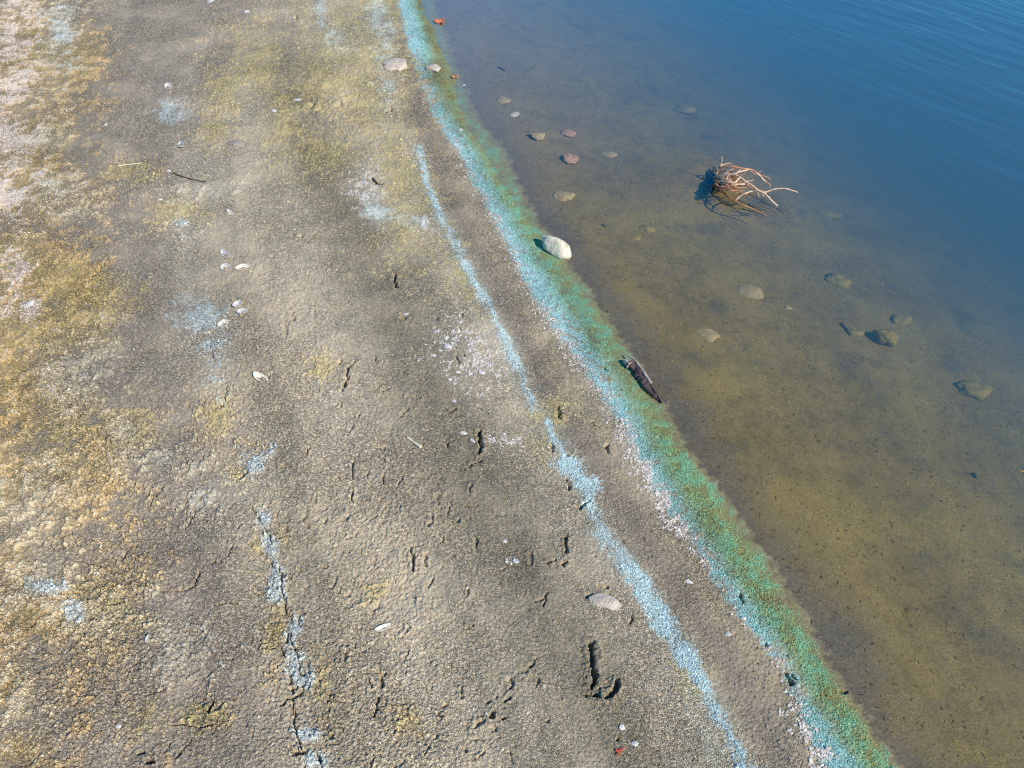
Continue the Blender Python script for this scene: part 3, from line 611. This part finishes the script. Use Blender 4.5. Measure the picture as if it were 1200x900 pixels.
stone(758, 268, 22, 12, 10, M_olst, 'silted yellow stone under water between white boulder and branch snag', 'stone', .4, 0.58, 44, GS)
stone(744, 278, 16, 9, 0, M_olst, 'smaller silted stone just left of a silted yellow stone', 'stone', .4, 0.58, 45, GS)
stone(966, 250, 36, 12, 14, M_olst, 'long faint greenish stone under water right of the branch snag', 'stone', .45, 0.53, 46, GS)
stone(715, 182, 18, 9, 0, M_tanst, 'flat dull stone under water right of the reddish stone', 'stone', .3, .5, 47, GS)
stone(829, 392, 30, 20, 20, M_tanst, 'low silted mound of a stone under water at mid right', 'stone', .3, 0.62, 48, GS)

# ------------------------------------------------------------------ shells
M_shell = solid('shell_white', C(180, 168, 154), C(206, 196, 182), 120, .45, .3, C(190, 176, 160), .001, spec=.5)
M_shell2 = solid('shell_cream', C(200, 184, 156), C(226, 212, 190), 120, .5, .3, C(160, 140, 116), .001, spec=.5)
def shell_mesh(L, Wd, dep, curl, seed, mat, name='shell'):
    """a thin cupped valve: outline with a pointed hinge end, thickness about a millimetre"""
    bm = bmesh.new(); rr = random.Random(seed); nu, nv = 12, 8; g = []
    for i in range(nu + 1):
        u = i / nu; row = []
        w = Wd * .5 * (math.sin(math.pi * min(1, u * .92 + .06)) ** .7) * (1 + .08 * rr.uniform(-1, 1))
        for j in range(nv + 1):
            v = j / nv * 2 - 1
            row.append(bm.verts.new(((u - .5) * L, v * w + curl * L * (u - .5) ** 2, -dep * (1 - v * v) * math.sin(math.pi * u) ** .6 + .0004 * rr.uniform(-1, 1))))
        g.append(row)
    fs = [bm.faces.new((g[i][j], g[i + 1][j], g[i + 1][j + 1], g[i][j + 1])) for i in range(nu) for j in range(nv)]
    bmesh.ops.recalc_face_normals(bm, faces=bm.faces[:])
    bmesh.ops.solidify(bm, geom=bm.faces[:], thickness=.0012)
    for f in bm.faces: f.smooth = True
    me = bpy.data.meshes.new(name); bm.to_mesh(me); bm.free(); me.materials.append(mat)
    return me
def chip_mesh(L, Wd, seed, mat):
    """a broken bit of shell: ragged angular outline, slightly cupped, a millimetre or two thick"""
    bm = bmesh.new(); rr = random.Random(seed); N = rr.choice([6, 7, 8]); ring = []; inn = []
    for i in range(N):
        a = 2 * math.pi * (i + rr.uniform(-.3, .3)) / N; q = rr.uniform(.68, 1.12)
        px_, py_ = math.cos(a) * L * .5 * q, math.sin(a) * Wd * .5 * q
        ring.append(bm.verts.new((px_, py_, rr.uniform(-.001, .001)))); inn.append(bm.verts.new((px_ * .5, py_ * .5, Wd * .10 + rr.uniform(-.0006, .0006))))
    c = bm.verts.new((0, 0, Wd * .14))
    for i in range(N):
        j = (i + 1) % N; bm.faces.new((c, inn[i], inn[j])); bm.faces.new((inn[i], ring[i], ring[j], inn[j]))
    bmesh.ops.recalc_face_normals(bm, faces=bm.faces[:])
    bmesh.ops.solidify(bm, geom=bm.faces[:], thickness=.0015)
    me = bpy.data.meshes.new('shell_chip'); bm.to_mesh(me); bm.free(); me.materials.append(mat)
    return me
def shell(X, Y, lpx, wpx, ang, label, roll=0, mat=None, seed=0, curl=0.0, name='shell', cat='shell', up=False, dz=None):
    m = mpp(X, Y); L, Wd = lpx * m, max(wpx * m, .008)
    me = chip_mesh(L * .95, Wd, seed, mat or M_shell) if up else shell_mesh(L, Wd, Wd * .32, curl, seed, mat or M_shell, name)
    if up: roll += random.Random(seed).uniform(-22, 22); name = 'shell_chip'
    o = put(name, me, X, Y, dz if dz is not None else Wd * (.22 if not up else .06) * .8 + .001, (R(roll if up else roll * .35), R(random.Random(seed + 5).uniform(-14, 14)), R(-ang)), label=label, category=cat, group='shells on the beach')
    return o
shell(198, 104, 13, 9, 55, 'short white shell on upper sand, highest of three standing in a column', 40, seed=1)
shell(211, 169, 17, 8, 60, 'slender white shell standing on edge, middle one of the upper left column', 50, seed=2, curl=.3)
shell(193, 101, 12, 8, 50, 'white curved shell beside a twin on dark upper sand', 45, seed=3) if False else None
shell(264, 299, 20, 8, 42, 'curved white shell standing on edge above another on left sand', 55, seed=4, curl=.35)
shell(265, 315, 15, 11, 38, 'broad white shell below the curved one on left sand', 40, seed=5)
shell(285, 315, 17, 9, -14, 'tan curled shell right of the broad white one', 30, M_shell2, 6, -.3)
shell(279, 360, 11, 12, 60, 'upper half of an open white shell pair on left sand', 30, seed=7)
shell(285, 367, 14, 10, 0, 'lower half of an open white shell pair on left sand', 10, seed=8)
shell(262, 380, 14, 11, -20, 'cream shell around a dark hole below the white pair', 15, M_shell2, 9)
shell(306, 446, 20, 9, 25, 'pale shell with a raised left tip on middle sand', 35, M_shell2, 10, .3)
shell(247, 1, 14, 12, 40, 'white shell cut by the top edge of the picture', 20, seed=11, up=True)
shell(289, 14, 9, 8, 10, 'small white rounded shell near the top edge', 10, seed=12, up=True)
shell(348, 118, 11, 7, 10, 'whitish shell left of dark holes in the yellow sand', 10, seed=13, up=True)
shell(322, 132, 8, 6, 30, 'small pale shell left of yellow sand patch', 20, seed=14, up=True)
shell(270, 250, 14, 5, 40, 'thin white shell edge showing in the upper middle sand', 55, seed=15, curl=.3)
shell(124, 147, 9, 5, 30, 'small white shell on dark grey patch at upper left', 30, seed=16, up=True)
shell(198, 200, 7, 4, 20, 'tiny pale shell at the start of a dark twig', 10, seed=17, up=True)
shell(188, 233, 8, 7, 0, 'round pale shell flat on left sand', 0, M_shell2, 18, up=True)
shell(525, 407, 10, 7, 20, 'brightest white chip among the strewn shells left of the blue line', 10, seed=19, up=True, name='shell_chip')
shell(508, 418, 8, 5, 15, 'white chip leftmost in the strewn shells', 10, seed=20, up=True, name='shell_chip')
shell(537, 437, 10, 5, -5, 'long white chip with dark left end in the strewn shells', 25, seed=21, up=True, name='shell_chip')
shell(527, 446, 8, 6, 30, 'white chip below and left in the strewn shells', 10, seed=22, up=True, name='shell_chip')
shell(553, 441, 9, 8, 30, 'curled white chip in the middle of the strewn shells', 25, seed=23, name='shell_chip')
shell(565, 438, 9, 5, 10, 'white chip right of the curled one in strewn shells', 15, seed=24, up=True, name='shell_chip')
shell(523, 396, 8, 4, 0, 'narrow white chip above the brightest one', 20, seed=25, up=True, name='shell_chip')
shell(512, 388, 8, 4, 25, 'narrow white chip topmost of the strewn shells', 20, seed=26, up=True, name='shell_chip')
shell(476, 368, 9, 4, 5, 'lone white chip on grey sand at picture middle', 15, seed=27, up=True, name='shell_chip')
shell(532, 470, 7, 5, 20, 'lone small white chip below the strewn shells', 10, seed=28, up=True, name='shell_chip')
shell(544, 508, 10, 5, 0, 'white chip left of the deep dark print in middle sand', 15, seed=29, up=True, name='shell_chip')
shell(554, 517, 9, 4, 30, 'white chip touching the deep dark print in middle sand', 15, seed=30, up=True, name='shell_chip')
shell(605, 659, 8, 7, 10, 'lone white chip on dark sand above the flat whitish stone', 10, seed=31, up=True, name='shell_chip')
shell(592, 634, 7, 6, 10, 'small white chip above the lone chip on dark sand', 10, seed=32, up=True, name='shell_chip')
shell(729, 853, 9, 7, -10, 'white chip near the bottom edge, left one of two', 15, seed=33, up=True, name='shell_chip')
shell(743, 872, 13, 8, 25, 'white chip near the bottom edge, right and larger of two', 15, seed=34, up=True, name='shell_chip')
shell(540, 152, 8, 4, 20, 'white chip on the green band below the cream stone', 10, seed=35, up=True, name='shell_chip')
shell(544, 100, 7, 4, 20, 'white chip at the water edge right of the cream stone', 10, seed=36, up=True, name='shell_chip')
shell(807, 683, 9, 6, 10, 'white chip on brown sand left of the wide algae band', 10, seed=37, up=True, name='shell_chip')
shell(853, 744, 9, 6, 25, 'white chip on brown sand left of the wide band lower down', 10, seed=38, up=True, name='shell_chip')
shell(871, 725, 9, 7, 20, 'white chip at the head of the bright blue streak in the wide band', 10, seed=39, up=True, name='shell_chip')
shell(749, 454 - 24 + 22, 10, 5, 40, 'pale chip resting on the wide band left of the bark', 10, seed=40, up=True, name='shell_chip') if False else None
shell(924, 361, 10, 8, 10, 'tiny pale shell under water right of a brown stone', 10, M_tanst, 41, up=True)
shell(139, 852, 8, 7, 0, 'white shell chip on brown crust near the lower left', 10, seed=42, up=True, name='shell_chip')
shell(176, 753, 4, 10, 10, 'upright thin white chip on the left crust', 40, seed=43, name='shell_chip')
shell(35, 357, 16, 12, -60, 'white salt crusted chip on the ochre crust', 10, seed=44, up=True, name='shell_chip')
shell(449, 736, 20, 8, -24, 'pale shell splinter over a hollow in lower middle sand', 25, M_shell2, 45, .2)

# ------------------------------------------------------------------ twigs, leaf, bark
def tube(bm, pts, rads, seg=7, seed=0):
    rr = random.Random(seed); prev = None; first = None
    for i, p in enumerate(pts):
        p = Vector(p)
        d = (Vector(pts[min(i + 1, len(pts) - 1)]) - Vector(pts[max(i - 1, 0)])).normalized()
        sd = d.cross(Vector((0, 0, 1)));  sd = sd.normalized() if sd.length > 1e-4 else Vector((1, 0, 0)); up = sd.cross(d)
        ring = [bm.verts.new(p + (sd * math.cos(q) + up * math.sin(q)) * rads[i] * (1 + .16 * rr.uniform(-1, 1))) for q in (2 * math.pi * k / seg for k in range(seg))]
        if prev:
            for k in range(seg): bm.faces.new((prev[k], prev[(k + 1) % seg], ring[(k + 1) % seg], ring[k]))
        else: first = ring
        prev = ring
    bm.faces.new(first); bm.faces.new(prev[::-1])
def smooth_pts(P, k=5):
    P = [Vector(p) for p in P]; out = []
    for i in range(len(P) - 1):
        a, b, c, d = P[max(i - 1, 0)], P[i], P[i + 1], P[min(i + 2, len(P) - 1)]
        for j in range(k):
            u = j / k
            out.append(.5 * ((2 * b) + (c - a) * u + (2 * a - 5 * b + 4 * c - d) * u * u + (3 * b - a - 3 * c + d) * u ** 3))
    return out + [P[-1]]
def tube_obj(name, P, r0, r1, mat, parent=None, seed=0, jit=.0):
    Q = smooth_pts(P); rr = random.Random(seed + 99)
    Q = [q + Vector((rr.uniform(-1, 1), rr.uniform(-1, 1), rr.uniform(-1, 1))) * jit for q in Q]
    bm = bmesh.new(); m = len(Q)
    tube(bm, Q, [(r0 + (r1 - r0) * i / (m - 1)) * (1 + .18 * rr.uniform(-1, 1)) for i in range(m)], 7, seed)
    bmesh.ops.recalc_face_normals(bm, faces=bm.faces[:])
    for f in bm.faces: f.smooth = True
    org = Vector(parent.location) if parent else Q[0].copy()
    for v in bm.verts: v.co -= org
    me = bpy.data.meshes.new(name); bm.to_mesh(me); bm.free(); me.materials.append(mat)
    o = link(name, me)
    if parent: o.parent = parent
    else: o.location = org
    return o
def ground_twig(pts, r0, r1, mat, label, lift=.003, cat='twig', seed=0):
    P = []
    for a, b in pts:
        p = at(a, b); P.append((p[0], p[1], float(gz(p[0], p[1])) + lift))
    o = tube_obj('twig', P, r0, r1, mat, None, seed); o['label'] = label; o['category'] = cat
M_twig_p = solid('dry_pale_twig', C(190, 172, 136), C(214, 200, 166), 120, .8, .4)
M_twig_d = solid('dark_twig', C(62, 52, 42), C(90, 76, 60), 120, .85, .4)
ground_twig([(138, 194), (150, 193), (167, 192)], .003, .002, M_twig_p, 'pale straight twig lying on yellowish sand at upper left')
ground_twig([(203, 203), (218, 209), (232, 213), (243, 215)], .0026, .0016, M_twig_d, 'thin dark twig on upper left sand pointing right')
ground_twig([(477, 514), (484, 519), (494, 527)], .003, .0045, M_twig_p, 'short tan twig lying alone on middle sand', seed=3)
ground_twig([(584, 79), (588, 81), (592, 83)], .005, .004, M_twig_d, 'short dark stick under water near the top shoreline', seed=4)
ground_twig([(706, 264), (711, 266)], .005, .004, M_twig_d, 'short dark stick under water right of the white boulder', seed=5)
ground_twig([(986, 380), (992, 387), (996, 393)], .006, .004, M_twig_d, 'dark stick under water leaning on a low olive stone', seed=6)
ground_twig([(437, 210), (445, 216)], .005, .003, M_twig_d, 'stubby dark twig at the edge of the white shell patch', seed=7)

# orange leaf at the waterline
M_leaf = solid('orange_leaf', C(176, 88, 52), C(206, 122, 78), 160, .6, .4)
M_leaf2 = solid('yellow_leaf', C(196, 140, 56), C(214, 164, 84), 160, .6, .4)
def leaf(X, Y, sz, ang, label, mat, z_=None, curl=.35):
    m = mpp(X, Y) * sz; bm = bmesh.new(); rr = random.Random(int(X)); N = 14
    c = bm.verts.new((0, 0, 0)); inner_ = []; ring = []
    for i in range(N):
        a = 2 * math.pi * i / N; r = m * (.5 + .2 * math.cos(3 * a) + .1 * rr.uniform(-1, 1))
        inner_.append(bm.verts.new((math.cos(a) * r * .5, math.sin(a) * r * .4, m * .06 * rr.uniform(-1, 1) + curl * m * .12)))
        ring.append(bm.verts.new((math.cos(a) * r, math.sin(a) * r * .8, curl * m * (.5 + .5 * rr.random()) * abs(math.sin(a)))))
    for i in range(N):
        j = (i + 1) % N; bm.faces.new((c, inner_[i], inner_[j])); bm.faces.new((inner_[i], ring[i], ring[j], inner_[j]))
    bmesh.ops.recalc_face_normals(bm, faces=bm.faces[:])
    bmesh.ops.solidify(bm, geom=bm.faces[:], thickness=.0006)
    for f in bm.faces: f.smooth = True
    bmv = bpy.data.meshes.new('blade'); bm.to_mesh(bmv); bm.free(); bmv.materials.append(mat)
    root = bpy.data.objects.new('fallen_leaf', None); COL.objects.link(root)
    p = at(X, Y); root.location = (p[0], p[1], (float(gz(p[0], p[1])) if z_ is None else z_) + .003); root.rotation_euler = (0, 0, R(ang))
    root['label'] = label; root['category'] = 'leaf'
    b = link('blade', bmv); b.parent = root
    bm = bmesh.new(); tube(bm, [(m * .5, 0, .001), (m * .8, m * .06, .004), (m * 1.1, m * .05, .002)], [.0012, .001, .0009], 5)
    me = bpy.data.meshes.new('stem'); bm.to_mesh(me); bm.free(); me.materials.append(mat); st = link('stem', me); st.parent = root
leaf(516, 27, 13, 70, 'curled orange leaf on the waterline near the top', M_leaf)
leaf(1186, 583, 10, 160, 'small yellow orange leaf floating near the right edge', M_leaf2, 0.001, .1)
leaf(725, 881, 8, 30, 'tiny red leaf scrap near the bottom edge beside white chips', solid('red_leaf', C(176, 60, 48), C(196, 84, 66), 160), None, .2)
leaf(533, 91, 9, 100, 'brown curled leaf at the water edge beside the cream stone', solid('brown_leaf', C(150, 104, 70), C(180, 136, 98), 160), None, .3)

# bark slab at the waterline
def bark():
    M_b = solid('dark_wet_bark', C(60, 46, 42), C(104, 82, 74), 60, .8, .8, C(34, 28, 26), .004)
    M_w = solid('bare_wood', C(150, 126, 110), C(196, 176, 158), 70, .8, .5, C(120, 96, 84))
    p0, p1 = Vector(at(737, 428)), Vector(at(774, 472)); p0.z = float(gz(p0.x, p0.y)); p1.z = float(gz(p1.x, p1.y))
    root = bpy.data.objects.new('driftwood', None); COL.objects.link(root); root.location = p0
    root['label'] = 'dark splintered piece of driftwood bark lying along the waterline, pale at its upper end'; root['category'] = 'driftwood'
    ax = (p1 - p0); L = ax.length; ax.normalize(); sd = Vector((-ax.y, ax.x, 0)).normalized(); up = ax.cross(sd) * (1 if ax.cross(sd).z > 0 else -1)
    rr = random.Random(4); bm = bmesh.new(); rings = []; nu, nv = 22, 10
    for i in range(nu + 1):
        u = i / nu; w = (.014 * (1 - u) ** .55 + .003) * (1 + .22 * rr.uniform(-1, 1)); hgt = (.017 * (1 - u) ** .6 + .005) * (1 + .25 * rr.uniform(-1, 1))
        row = []
        for j in range(nv):
            a = 2 * math.pi * j / nv; q = 1 + .18 * rr.uniform(-1, 1)
            row.append(bm.verts.new(ax * (u * L + .004 * rr.uniform(-1, 1)) + sd * (math.cos(a) * w * q + .006 * math.sin(u * 7)) + up * (math.sin(a) * hgt * q * .6 + hgt * .5)))
        rings.append(row)
    for i in range(nu):
        for j in range(nv): bm.faces.new((rings[i][j], rings[i][(j + 1) % nv], rings[i + 1][(j + 1) % nv], rings[i + 1][j]))
    bm.faces.new(rings[0]); bm.faces.new(rings[-1][::-1]); bmesh.ops.recalc_face_normals(bm, faces=bm.faces[:])
    me = bpy.data.meshes.new('bark'); bm.to_mesh(me); bm.free(); me.materials.append(M_b); o = link('bark', me); o.parent = root
    def strip(name, P, r0, r1, mat):
        b2 = bmesh.new(); m = len(P); tube(b2, [ax * a + sd * b + up * c for a, b, c in P], [r0 + (r1 - r0) * i / (m - 1) for i in range(m)], 6, 3)
        bmesh.ops.recalc_face_normals(b2, faces=b2.faces[:]); me = bpy.data.meshes.new(name); b2.to_mesh(me); b2.free(); me.materials.append(mat); o = link(name, me); o.parent = root
    strip('broken_end', [(-.014, -.008, .010), (.0, -.006, .013), (.012, -.004, .012)], .010, .013, M_w)
    strip('splinter', [(-.03, .012, .016), (.02, .016, .022), (.07, .012, .021), (.11, .01, .016)], .003, .005, M_w)
    strip('splinter', [(L * .5, -.012, .012), (L * .7, -.014, .012), (L * .85, -.006, .012)], .004, .002, M_b)
    strip('splinter', [(L * .6, .008, .012), (L * .85, .004, .012), (L * 1.04, .0, .006)], .006, .002, M_b)
bark()

# ------------------------------------------------------------------ branch snag in the water
M_br = solid('bleached_branch', C(196, 152, 118), C(224, 190, 158), 90, .75, .4, C(150, 112, 82), .001)
M_br2 = solid('reddish_branch', C(170, 110, 76), C(200, 146, 106), 90, .75, .4, C(110, 70, 44), .001)
M_br3 = solid('orange_wet_branch', C(140, 92, 48), C(172, 120, 70), 90, .5, .4)
M_br4 = solid('dark_sunken_branch', C(60, 50, 36), C(90, 74, 50), 90, .9, .4)
def snag():
    root = bpy.data.objects.new('branch_snag', None); COL.objects.link(root)
    p = at_z(842, 214, 0); root.location = p
    root['label'] = 'tangle of bare bleached and reddish branches sticking out of the water'; root['category'] = 'driftwood'
    sc = lambda zx, zy: (800 + zx * 160 / 1200, 160 + zy * 120 / 900)
    k = mpp(870, 215)
    def br(name, P, r0, r1, mat, seed=0, jit=.0012):
        pts = []
        for zx, zy, h in P:
            X, Y = sc(zx, zy); h = h * .72 if h > 0 else h
            pts.append(at_z(X, Y, h))
        return tube_obj(name, pts, r0 * k * .48, r1 * k * .48, mat, root, seed, jit)
    br('branch', [(290, 400, -.03), (300, 310, .03), (330, 255, .07), (345, 215, .10), (343, 178, .13)], 2.0, 1.0, M_br, 1)
    br('branch', [(330, 260, .07), (370, 242, .08), (422, 236, .09)], 1.7, 1.4, M_br, 2)
    br('branch', [(320, 270, .06), (420, 262, .09), (510, 276, .09), (590, 290, .085), (640, 312, .075), (690, 355, .055), (775, 432, .02)], 2.0, 1.3, M_br2, 3)
    br('branch', [(290, 350, .01), (350, 345, .05), (450, 330, .08), (530, 300, .085), (600, 292, .08), (660, 325, .07), (700, 370, .05), (775, 436, .015)], 2.0, 1.5, M_br, 4)
    br('branch', [(280, 360, .0), (380, 338, .06), (470, 340, .085), (540, 385, .085), (600, 425, .08), (660, 468, .07), (740, 515, .05), (790, 570, .025), (835, 610, .0)], 2.4, 1.5, M_br, 5)
    br('branch', [(300, 380, .0), (370, 400, .06), (450, 405, .08), (490, 375, .085), (500, 360, .09)], 2.1, 1.4, M_br, 6)
    br('branch', [(300, 400, .0), (400, 430, .05), (500, 420, .07), (570, 420, .07), (640, 455, .065), (700, 490, .05), (735, 495, .04)], 2.2, 1.3, M_br, 7)
    br('branch', [(300, 440, -.01), (370, 450, .03), (470, 440, .05), (560, 430, .055), (650, 468, .05), (750, 490, .04)], 1.8, 1.0, M_br2, 8)
    br('branch', [(345, 470, .0), (390, 520, .02), (450, 562, .02), (540, 605, .01), (600, 630, -.005), (690, 670, -.02), (745, 705, -.03)], 2.3, 1.3, M_br3, 9)
    br('branch', [(465, 560, .015), (520, 515, .04), (580, 490, .05), (650, 475, .055), (720, 490, .06), (780, 470, .07), (860, 455, .08), (940, 465, .075), (1015, 492, .06)], 1.9, .9, M_br, 10)
    br('branch', [(650, 460, .07), (660, 500, .05), (670, 535, .04)], 1.1, .6, M_br, 11)
    br('branch', [(590, 300, .08), (640, 330, .07), (700, 340, .06), (770, 372, .04)], 1.4, .7, M_br2, 12)
    br('branch', [(660, 320, .07), (695, 303, .075)], .8, .5, M_br2, 13)
    br('branch', [(380, 385, .05), (400, 345, .07), (440, 335, .08)], 1.4, 1.0, M_br, 14)
    br('branch', [(540, 410, .07), (530, 380, .075), (480, 350, .08)], 1.3, .8, M_br, 15)
    br('branch', [(690, 490, .05), (712, 525, .03)], 1.6, .9, M_br, 16)
    rr = random.Random(8)
    for i in range(44):                                          # thin reddish twigs of the tangled core
        a = (rr.uniform(285, 420), rr.uniform(320, 470)); ang = rr.uniform(-.5, .45); l = rr.uniform(90, 260)
        P = [(a[0], a[1], rr.uniform(0, .04))]
        for q in (.35, .7, 1): P.append((a[0] + l * q * math.cos(ang), a[1] + l * q * math.sin(ang) + rr.uniform(-22, 22), max(.002, .055 * math.sin(q * 2.4) + rr.uniform(-.01, .02))))
        br('twig', P, rr.uniform(.8, 1.4), .5, rr.choice([M_br2, M_br2, M_br2, M_br, M_br3]), 20 + i)
    for i in range(10):                                          # sunken twigs fanning to the right
        a = (rr.uniform(560, 760), rr.uniform(480, 620)); l = rr.uniform(120, 280)
        P = [(a[0] + l * q * .9, a[1] + l * q * .45 + rr.uniform(-14, 14), -.015 - .05 * q) for q in (0, .4, .7, 1)]
        br('twig', P, 1.2, .5, M_br4, 60 + i)
    for i in range(26):                                           # roots going down on the left
        a = (rr.uniform(280, 330), rr.uniform(350, 480))
        P = [(a[0], a[1], .02), (a[0] - rr.uniform(10, 40), a[1] + rr.uniform(-30, 20), -.004), (a[0] - rr.uniform(40, 110), a[1] + rr.uniform(-110, 20), -.03)]
        br('root', P, 2.4, 1.2, M_br4, 80 + i)
    # bark-covered butt the branches grow from
    br('stump', [(262, 372, -.06), (285, 385, -.01), (320, 400, .025), (360, 410, .03)], 5.0, 3.2, M_br2, 100)
snag()
